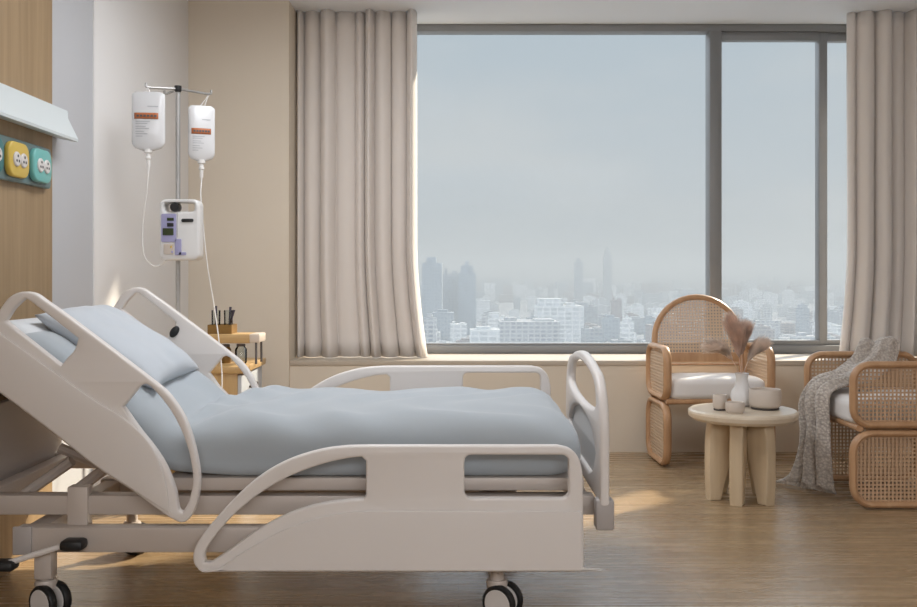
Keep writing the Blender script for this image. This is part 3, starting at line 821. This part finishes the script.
def cushion(bm, x0, x1, y0, y1, z0, z1, r, puff=.012):
    n = 20; bmesh.ops.create_cube(bm, size=1)
    bmesh.ops.subdivide_edges(bm, edges=bm.edges[:], cuts=n, use_grid_fill=True)
    for v in bm.verts:
        p = v.co * 2; q = Vector((p.x * (x1 - x0) / 2, p.y * (y1 - y0) / 2, p.z * (z1 - z0) / 2))
        hx_, hy_, hz_ = (x1 - x0) / 2 - r, (y1 - y0) / 2 - r, (z1 - z0) / 2 - r
        c = Vector((max(-hx_, min(hx_, q.x)), max(-hy_, min(hy_, q.y)), max(-hz_, min(hz_, q.z))))
        d = q - c
        if d.length > 1e-6: q = c + d.normalized() * r
        pf = (1 - p.x ** 2) * (1 - p.y ** 2); q.z += puff * pf * (1 if p.z > 0 else -.2) + .003 * noise.noise((p.x * 3, p.y * 3, p.z))
        v.co = q + Vector(((x0 + x1) / 2, (y0 + y1) / 2, (z0 + z1) / 2))
    return bm
def armchair(label, loc, rz, hd, hw, pale):
    t = thing('rattan_armchair', label, 'armchair', loc, 'rattan armchairs by the window', rz); BASE[t.name] = Vector()
    r = .023; rt = .016; cm = 'cane_pale' if pale else 'cane'
    for s in (-1, 1):
        x = s * hw
        arm_ = obj('arm_frame', tube(nb(), loop_pts(-hd, hd, .378, .648, .075, x), r, 12, closed=True, ry=rt, up=(1, 0, 0)), 'rattan', t)
        q = cane_strips((-hd, hd), (.378, .648), rr_lim(.378, .648, -hd, hd, .075), rr_lim(-hd, hd, .378, .648, .075), .0175, .008, lambda u, v, w, x=x: Vector((x + w, u, v)))
        obj('cane_panel', q, cm, arm_, angle=20)
        leg = obj('leg_frame', tube(nb(), loop_pts(-hd, hd, .020, .340, .085, x), r, 12, closed=True, ry=rt, up=(1, 0, 0)), 'rattan', t)
        q = cane_strips((-hd, hd), (.02, .34), rr_lim(.02, .34, -hd, hd, .085), rr_lim(-hd, hd, .02, .34, .085), .0175, .008, lambda u, v, w, x=x: Vector((x + w, u, v)))
        obj('cane_panel', q, cm, leg, angle=20)
    # seat
    q = nb()
    for y in (-hd + .03, hd - .03): tube(q, [(-hw, y, .362), (hw, y, .362)], .016, 10)
    for x in (-.1, .1): box(q, x - .02, x + .02, -hd + .03, hd - .03, .352, .366)
    obj('seat_frame', q, 'rattan', t)
    obj('seat_cushion', cushion(nb(), -hw + .022, hw - .022, -hd + .005, hd - .05, .37, .485, .035), 'cushion_white', t)
    # back
    bw = hw - .03; zc, yb = .672, hd - .01; rz_ = .25
    def by(z): return yb + max(0, z - .45) * .10
    pts = [(-bw, by(.37), .37), (-bw, by(.5), .5), (-bw, by(.6), .6)] + [(-bw * math.cos(a), by(zc + rz_ * math.sin(a)), zc + rz_ * math.sin(a)) for a in [R(x) for x in range(0, 181, 10)]] + [(bw, by(.6), .6), (bw, by(.5), .5), (bw, by(.37), .37)]
    bf = obj('backrest_frame', tube(nb(), pts, .0165, 10), 'rattan', t)
    q = nb()
    for z0, z1 in ((.525, .535), (.545, .60)): box(q, -bw, bw, by(z0) - .01, by(z0) + .012, z0, z1, bev=.004)
    obj('back_slat', q, 'rattan', bf)
    def vl(u): return .60, zc + rz_ * math.sqrt(max(0, 1 - (u / bw) ** 2))
    def ul(v):
        e = bw if v <= zc else bw * math.sqrt(max(0, 1 - ((v - zc) / rz_) ** 2)); return -e, e
    q = cane_strips((-bw, bw), (.60, zc + rz_), ul, vl, .0175, .0098, lambda u, v, w: Vector((u, by(v) + w, v)))
    obj('cane_panel', q, 'cane_pale', bf, angle=20)
    return t
armchair('rattan armchair with arched cane back and white cushion, facing the room under the window', (1.406, 5.50, 0), R(2.5), .200, .285, True)
armchair('rattan armchair in side view with a grey knitted blanket thrown over it', (2.045, 4.675, 0), R(-90), .275, .288, False)

# ------------------------------------------------------------------ knitted blanket
A = [(2.06, 5.015, .50), (2.05, 4.975, .695), (1.97, 4.90, .62), (1.85, 4.865, .56), (1.745, 4.85, .51), (1.715, 4.86, .40), (1.725, 4.86, .26), (1.70, 4.86, .14), (1.645, 4.87, .05), (1.585, 4.895, .014)]
Bq = [(2.25, 5.015, .50), (2.25, 4.975, .70), (2.16, 4.85, .60), (2.0, 4.70, .54), (1.85, 4.62, .53), (1.752, 4.60, .49), (1.748, 4.60, .34), (1.755, 4.60, .19), (1.775, 4.62, .05), (1.79, 4.625, .014)]
Ac, Bc = catmull(A, 8), catmull(Bq, 8)
rows = []
for i, (p, q) in enumerate(zip(Ac, Bc)):
    t = i / (len(Ac) - 1); row = []
    tang = (Ac[min(i + 1, len(Ac) - 1)] - Ac[max(i - 1, 0)]) + (Bc[min(i + 1, len(Ac) - 1)] - Bc[max(i - 1, 0)])
    nrm = tang.cross(q - p).normalized()
    if nrm.x > 0 and t > .35: nrm = -nrm
    elif nrm.z < 0 and t <= .35: nrm = -nrm
    hang = min(1, max(0, (t - .30) / .25))
    for k in range(49):
        u = k / 48
        f = (1 - math.cos(u * 2 * math.pi * 3)) * .5 * (.012 + .034 * hang) * (1 if t < .9 else max(.1, (1 - t) / .1 * .9 + .1))
        f += .012 * (noise.noise((u * 4, t * 7, 2)) + .6)
        f *= math.sin(math.pi * u) ** .25 if 0 < u < 1 else 0
        g = p.lerp(q, u) + nrm * f
        if hang == 0 and t < .30: g.z += .012 * math.sin(u * 9 + t * 12) * (1 if .08 < t else 0) + .012
        sagz = .012
        g.z = max(g.z, sagz); row.append(g)
    rows.append(row)
bm = nb(); grid_mesh(bm, rows)
bl = obj('knitted_blanket', bm, 'knit_grey', angle=180, recalc=False)
modifier(bl, 'SOLIDIFY', thickness=.012, offset=0); modifier(bl, 'SUBSURF', levels=1, render_levels=1)
tag(bl, 'grey knitted blanket draped from the armchair seat down to the floor', 'blanket')

# ------------------------------------------------------------------ side table and things on it
TX, TY, TZ, TR = 1.337, 4.60, .42, .252
tb = thing('side_table', 'small round pale wood table on curved slab legs between the armchairs', 'table', (TX, TY, 0))
q = nb(); lathe(q, [(0, TZ), (TR - .012, TZ), (TR - .003, TZ - .006), (TR, TZ - .016), (TR - .004, TZ - .034), (TR - .022, TZ - .048), (0, TZ - .048)], (TX, TY, 0), 64)
obj('tabletop', q, 'table_top_wood', tb, angle=25)
for a in (-172, -116, -61, 40, 124):
    ca, sa = math.cos(R(a)), math.sin(R(a))
    ol = runs([(.03, TZ - .047), (.165, TZ - .047)], [(.165, TZ - .047), (.176, .28), (.178, .12), (.172, 0.0)], [(.172, 0), (.118, 0)], [(.118, 0), (.10, .07), (.07, .18), (.03, TZ - .047)])
    q = plate([ol], .06, .007, lambda u, v, w: Vector((TX + ca * u - sa * w, TY + sa * u + ca * w, v)))
    obj('leg', q, 'table_wood', tb)

def pot(px, Y, py_top, r, label, name, cat, m, dark=True, flare=1.0):
    x, zt2 = W(px, py_top, Y); h = zt2 - TZ
    t = thing(name, label, cat, (x, Y, TZ))
    q = nb(); z0 = .008 if dark else 0
    lathe(q, [(0, z0), (r * .82, z0), (r * .95, z0 + .008), (r, h * .3), (r * flare, h - .004), (r * flare - .003, h), (r * flare - .007, h - .002), (r - .009, h * .3), (r * .8, z0 + .014), (0, z0 + .014)], (x, Y, TZ), 36)
    obj('bowl', q, m, t, angle=50)
    if dark:
        q = nb(); lathe(q, [(0, .0), (r * .84, 0), (r * .9, .004), (r * .84, .0085), (0, .0085)], (x, Y, TZ), 30)
        o = obj('foot', q, 'coaster_dark', t); o['label'] = 'dark foot'
    return t
pot(765, 4.60, 389, .073, 'large cream ceramic pot on the round table', 'ceramic_pot', 'pot', 'ceramic_cream')
pot(720, 4.56, 394.5, .033, 'tall cream ceramic cup on the round table nearest the bed', 'ceramic_cup', 'cup', 'ceramic_cream')
pot(735, 4.475, 402, .043, 'low cream ceramic bowl at the front of the round table', 'ceramic_bowl', 'bowl', 'ceramic_cream', dark=False)
# white vase behind the cup, with dried pampas
vx, vY = W(742, 0, 4.70)[0], 4.70
vz = lambda py: W(0, py, vY)[1] - TZ
vs = thing('white_vase', 'glossy white narrow necked vase standing between cup and large pot', 'vase', (vx, vY, TZ))
q = nb(); hN = vz(373)
lathe(q, [(0, 0), (.03, 0), (.046, .014), (.054, .045), (.048, .075), (.032, .100), (.027, .13), (.03, hN - .01), (.034, hN), (.030, hN), (.023, .13), (.028, .1), (.04, .07), (.045, .045), (0, .02)], (vx, vY, TZ), 32)
obj('vase_body', q, 'ceramic_white', vs, angle=60)
def plume(path, wid, seed, m, label):
    rr = random.Random(seed)
    P = catmull([Vector(w3(px, py, Y)) for px, py, Y in path], 8)
    base = Vector((vx, vY, TZ + .03)); P = [base] + P
    t = thing('pampas_stem', label, 'dried grass', (vx, vY, TZ + .03), 'pampas grass in the white vase')
    obj('stalk', tube(nb(), P, .0018, 5), m, t)
    q = nb(); n = len(P)
    for k in range(1700):
        f = rr.uniform(.30, 1.0); i = min(n - 2, int(f * (n - 1))); p = P[i].lerp(P[i + 1], f * (n - 1) - i)
        d = (P[min(n - 1, i + 2)] - P[i]).normalized()
        side = Vector((rr.uniform(-1, 1), rr.uniform(-1, 1), rr.uniform(-.4, .4))); side = (side - d * side.dot(d)).normalized()
        env = math.sin(math.pi * min(1, (f - .24) / .80)) ** .7
        ln = wid * (.55 + .8 * rr.random()) * (.35 + env)
        e = p + d * ln * 1.1 + side * ln * .62 * env + Vector((0, 0, -ln * .12)); mid = (p + e) / 2 + side * ln * .16
        wv = d.cross(side).normalized() * .0011
        a0, a1 = q.verts.new(p - wv), q.verts.new(p + wv); b0, b1 = q.verts.new(mid - wv), q.verts.new(mid + wv); c0_ = q.verts.new(e)
        q.faces.new((a0, a1, b1, b0)); q.faces.new((b0, b1, c0_))
    o = obj('plume', q, m, t, recalc=False)
    return t
plume([(741, 374, 4.70), (739, 355, 4.71), (737, 338, 4.71), (731, 320, 4.70)], .060, 1, 'pampas', 'tall upright pampas plume in the white vase')
plume([(740, 374, 4.70), (731, 358, 4.69), (722, 348, 4.66), (710, 346, 4.63)], .048, 2, 'pampas_pale', 'drooping pampas plume in the white vase, leaning towards the bed')
plume([(743, 374, 4.70), (749, 359, 4.71), (755, 350, 4.72), (763, 343, 4.73)], .045, 3, 'pampas_pale', 'short pampas plume in the white vase, leaning over the large pot')
plume([(742, 374, 4.70), (742, 352, 4.73), (743, 338, 4.75), (745, 328, 4.76)], .050, 4, 'pampas', 'second upright pampas plume behind the tallest one in the white vase')

# ------------------------------------------------------------------ the city beyond the glass
GZ = -70.0
b = nb(); v = [b.verts.new(p) for p in ((-3400, 60, GZ), (5200, 60, GZ), (5200, 7000, GZ), (-3400, 7000, GZ))]; b.faces.new(v)
g = struct('city_ground', b, 'city_street'); 
def proto(kind, m):
    q = nb(); rr = random.Random(kind)
    box(q, -.5, .5, -.5, .5, 0, 1)
    if kind == 1: box(q, -.28, .2, -.25, .25, 1, 1.08)
    if kind == 2: box(q, -.45, .05, -.4, .4, 1, 1.16); box(q, .15, .35, -.2, .2, 1, 1.06)
    if kind == 3: box(q, -.35, .35, -.35, .35, 1, 1.12); box(q, -.1, .1, -.1, .1, 1.12, 1.2)
    if kind == 4: box(q, .1, .42, -.3, .3, 1, 1.05); box(q, -.4, -.2, -.2, .2, 1, 1.09)
    me = bpy.data.meshes.new('building'); q.normal_update(); bmesh.ops.recalc_face_normals(q, faces=q.faces); q.to_mesh(me); q.free(); me.materials.append(MATS[m]); return me
mn = ['city_pale', 'city_white', 'city_grey', 'city_blue', 'city_warm']
PRO = {(k, m): proto(k, m) for k in range(1, 5) for m in mn}
TONE = {'city_pale': 'pale grey', 'city_white': 'whitish', 'city_grey': 'darker grey', 'city_blue': 'bluish grey', 'city_warm': 'warm grey'}
def building(px0, px1, py, D, m, kind, label=None, depth=None, group=None):
    x0, x1 = (px0 - HX) * D / F, (px1 - HX) * D / F; zt2 = CAMZ - (py - HY) * D / F
    o = bpy.data.objects.new('city_building', PRO[(kind, m)]); C.objects.link(o)
    dep = depth or (x1 - x0)
    o.location = ((x0 + x1) / 2, D + dep / 2, GZ); o.scale = (x1 - x0, dep, (zt2 - GZ) / (1 + (.0 if kind == 0 else .0)))
    tag(o, label or f'small {TONE[m]} building among the many in the hazy city beyond the window', 'building', group)
    return o
KEY = [(422, 442, 263, 760, 'city_blue', 1, 'bluish grey tower at the curtain edge of the window, tallest of the near city'),
       (443, 458, 274, 820, 'city_grey', 4, 'grey slab tower second from the curtain, between two blue grey towers'),
       (458, 476, 273, 800, 'city_blue', 3, 'blue grey tower third from the curtain edge in the city view'),
       (538, 584, 306, 640, 'city_white', 2, 'wide whitish flat block in the middle of the city view'),
       (500, 560, 322, 560, 'city_pale', 4, 'long pale low block in front of the wide whitish block'),
       (575, 583, 262, 1900, 'city_grey', 1, 'slim distant grey tower rising above the skyline over the whitish block'),
       (604, 612, 256, 2300, 'city_grey', 3, 'tallest slim distant tower on the hazy skyline'),
       (470, 500, 330, 520, 'city_white', 1, 'whitish block low in the view under the towers by the curtain'),
       (604, 620, 318, 620, 'city_blue', 1, 'bluish grey cube block beside the arched chair back'),
       (622, 634, 322, 600, 'city_white', 3, 'narrow white block just beside the arched chair back'),
       (612, 622, 300, 800, 'city_warm', 4, 'reddish warm grey block above the bluish cube block'),
       (424, 436, 318, 520, 'city_pale', 1, 'pale block at the foot of the tower by the curtain')]
KEY = [(a, b, c, D * (1.45 if D < 1500 else 1), *r) for a, b, c, D, *r in KEY]
for px0, px1, py, D, m, kind, lab in KEY: building(px0, px1, py, D, m, kind, lab)
occ = []
def clear(x0, x1, y0, y1):
    return not any(x0 < c and x1 > a and y0 < e and y1 > b for a, c, b, e in occ)
for k in KEY:
    a, c = (k[0] - HX) * k[3] / F, (k[1] - HX) * k[3] / F; occ.append((a - 2, c + 2, k[3] - 2, k[3] + (c - a) + 2))
cnt = 0; far_bm = nb()
tries = 0
while cnt < 270 and tries < 20000:
    tries += 1
    D = 680 + 1700 * rnd.random() ** 1.5; px = rnd.uniform(380, 930); w = rnd.uniform(9, 28) * F / D
    py_ground = HY + (CAMZ - GZ) * F / D
    hgt = rnd.choice([9, 12, 15, 18, 22, 26, 30]) * rnd.uniform(.8, 1.15); py = py_ground - hgt * F / D
    dep = rnd.uniform(12, 26); foot = ((px - w / 2 - HX) * D / F - 2, (px + w / 2 - HX) * D / F + 2, D - 2, D + dep + 2)
    if not clear(*foot): continue
    # keep the key blocks in view
    if any(D < k[3] and px - w / 2 < k[1] and px + w / 2 > k[0] and py < k[2] + 16 for k in KEY[:9]): continue
    m = rnd.choices(mn, [4, 4, 3, 1.4, 2.5])[0]
    building(px - w / 2, px + w / 2, py, D, m, rnd.randint(1, 4), None, dep, 'hazy city blocks beyond the window, ' + TONE[m])
    occ.append((foot[0], foot[1], foot[2], foot[3])); cnt += 1
for i in range(1700):                                   # the far mass nobody could count
    D = 2420 + 4200 * rnd.random() ** 1.3; x = D * rnd.uniform(-.45, .75); w = rnd.uniform(14, 45); h = rnd.choice([18, 24, 30, 36, 44, 52]) * rnd.uniform(.8, 1.2)
    if rnd.random() < .035: h *= 1.7; w *= .7
    box(far_bm, x - w / 2, x + w / 2, D, D + 25, GZ, GZ + h, mi=rnd.randint(0, 4))
for i in range(420):                                   # blocks to both sides of the view
    D = 560 + 1850 * rnd.random() ** 1.2; t = rnd.choice((rnd.uniform(-.46, -.10), rnd.uniform(-.46, -.10), rnd.uniform(.50, .75))); w = rnd.uniform(12, 30); h = rnd.uniform(9, 32)
    box(far_bm, D * t - w / 2, D * t + w / 2, D, D + 20, GZ, GZ + h, mi=rnd.randint(0, 4))
o = obj('distant_city', far_bm, mn, angle=10); tag(o, 'dense hazy mass of far city buildings along the horizon', 'city', kind='stuff')

# haze lying over the city
hm = bpy.data.materials.new('haze'); hm.use_nodes = True; nt = hm.node_tree; nt.nodes.clear()
oo = nt.nodes.new('ShaderNodeOutputMaterial'); vs_ = nt.nodes.new('ShaderNodeVolumeScatter')
vs_.inputs['Color'].default_value = (.355, .37, .38, 1); vs_.inputs['Density'].default_value = .00068; vs_.inputs['Anisotropy'].default_value = .1
va_ = nt.nodes.new('ShaderNodeVolumeAbsorption'); va_.inputs['Color'].default_value = (.47, .48, .49, 1); va_.inputs['Density'].default_value = .00068
ad_ = nt.nodes.new('ShaderNodeAddShader'); nt.links.new(vs_.outputs[0], ad_.inputs[0]); nt.links.new(va_.outputs[0], ad_.inputs[1])
nt.links.new(ad_.outputs[0], oo.inputs['Volume']); MATS['haze'] = hm
o = obj('haze', bx(-3600, 5400, 80, 7200, GZ - 1, 62), 'haze'); tag(o, 'pale haze lying over the city beyond the window', 'haze', kind='stuff')

# ------------------------------------------------------------------ sky and light
w = bpy.data.worlds.new('sky'); scn.world = w; w.use_nodes = True; nt = w.node_tree; nt.nodes.clear()
out = nt.nodes.new('ShaderNodeOutputWorld'); bg = nt.nodes.new('ShaderNodeBackground')
tc = nt.nodes.new('ShaderNodeTexCoord'); sp = nt.nodes.new('ShaderNodeSeparateXYZ'); nt.links.new(tc.outputs['Generated'], sp.inputs[0])
cr = nt.nodes.new('ShaderNodeValToRGB'); e = cr.color_ramp.elements
e[0].position = 0.0; e[0].color = (.52, .55, .57, 1)
e[1].position = 1.0; e[1].color = (4.2, 4.7, 5.3, 1)
for p, c in ((.10, (.56, .61, .65)), (.25, (.50, .58, .645)), (.45, (2.2, 2.45, 2.75))):
    x = e.new(p); x.color = (*c, 1)
nt.links.new(sp.outputs['Z'], cr.inputs['Fac'])
cn = nt.nodes.new('ShaderNodeTexNoise'); cn.inputs['Scale'].default_value = 3.2; cn.inputs['Detail'].default_value = 5
mp = nt.nodes.new('ShaderNodeMapping'); mp.inputs['Scale'].default_value = (1, 1, 3.5)
nt.links.new(tc.outputs['Generated'], mp.inputs['Vector']); nt.links.new(mp.outputs['Vector'], cn.inputs['Vector'])
cc = nt.nodes.new('ShaderNodeMapRange'); cc.inputs['From Min'].default_value = .45; cc.inputs['From Max'].default_value = .72; cc.inputs['To Max'].default_value = .55
nt.links.new(cn.outputs['Fac'], cc.inputs['Value'])
mx = nt.nodes.new('ShaderNodeMixRGB'); mx.inputs['Color2'].default_value = (.68, .69, .69, 1)
nt.links.new(cc.outputs['Result'], mx.inputs['Fac']); nt.links.new(cr.outputs['Color'], mx.inputs['Color1'])
nt.links.new(mx.outputs['Color'], bg.inputs['Color']); bg.inputs['Strength'].default_value = 1.0
nt.links.new(bg.outputs[0], out.inputs[0])

def sun(d, energy, col, angle):
    l = bpy.data.lights.new('sun', 'SUN'); l.energy = energy; l.color = col; l.angle = R(angle)
    o = bpy.data.objects.new('sun', l); C.objects.link(o); o.rotation_euler = Vector(d).to_track_quat('-Z', 'Y').to_euler()
sun((-.95, -1, -.87), 8, (1, .88, .70), 2.2)
def area(name, loc, size, energy, col, target):
    l = bpy.data.lights.new(name, 'AREA'); l.shape = 'RECTANGLE'; l.size, l.size_y = size; l.energy = energy; l.color = col
    o = bpy.data.objects.new(name, l); C.objects.link(o); o.location = loc
    o.rotation_euler = (Vector(target) - Vector(loc)).to_track_quat('-Z', 'Y').to_euler()
area('ceiling_fill', (-.3, 3.7, CZ - .02), (2.0, .9), 54, (.93, .96, 1), (-.1, 3.7, 0))  # added fill light without a fixture, brightens the top of the bed
area('ceiling_fill', (.8, -1.8, CZ - .02), (3.4, 2.4), 262, (.95, .97, 1), (.6, -.6, 0))  # added unseen fill behind the camera, lifts walls and front faces

# ------------------------------------------------------------------ camera
cam = bpy.data.cameras.new('camera'); co = bpy.data.objects.new('camera', cam); C.objects.link(co)
co.location = (0, 0, CAMZ); co.rotation_euler = (R(90), 0, 0)
cam.sensor_width = 36; cam.lens = 36 * F / 917; cam.shift_y = -(303.5 - HY) / 917
cam.clip_start = .05; cam.clip_end = 9000
scn.camera = co
scn.view_settings.view_transform = 'Standard'; scn.view_settings.look = 'None'
scn.view_settings.gamma = 1; scn.view_settings.exposure = -0.08; scn.view_settings.use_curve_mapping = False
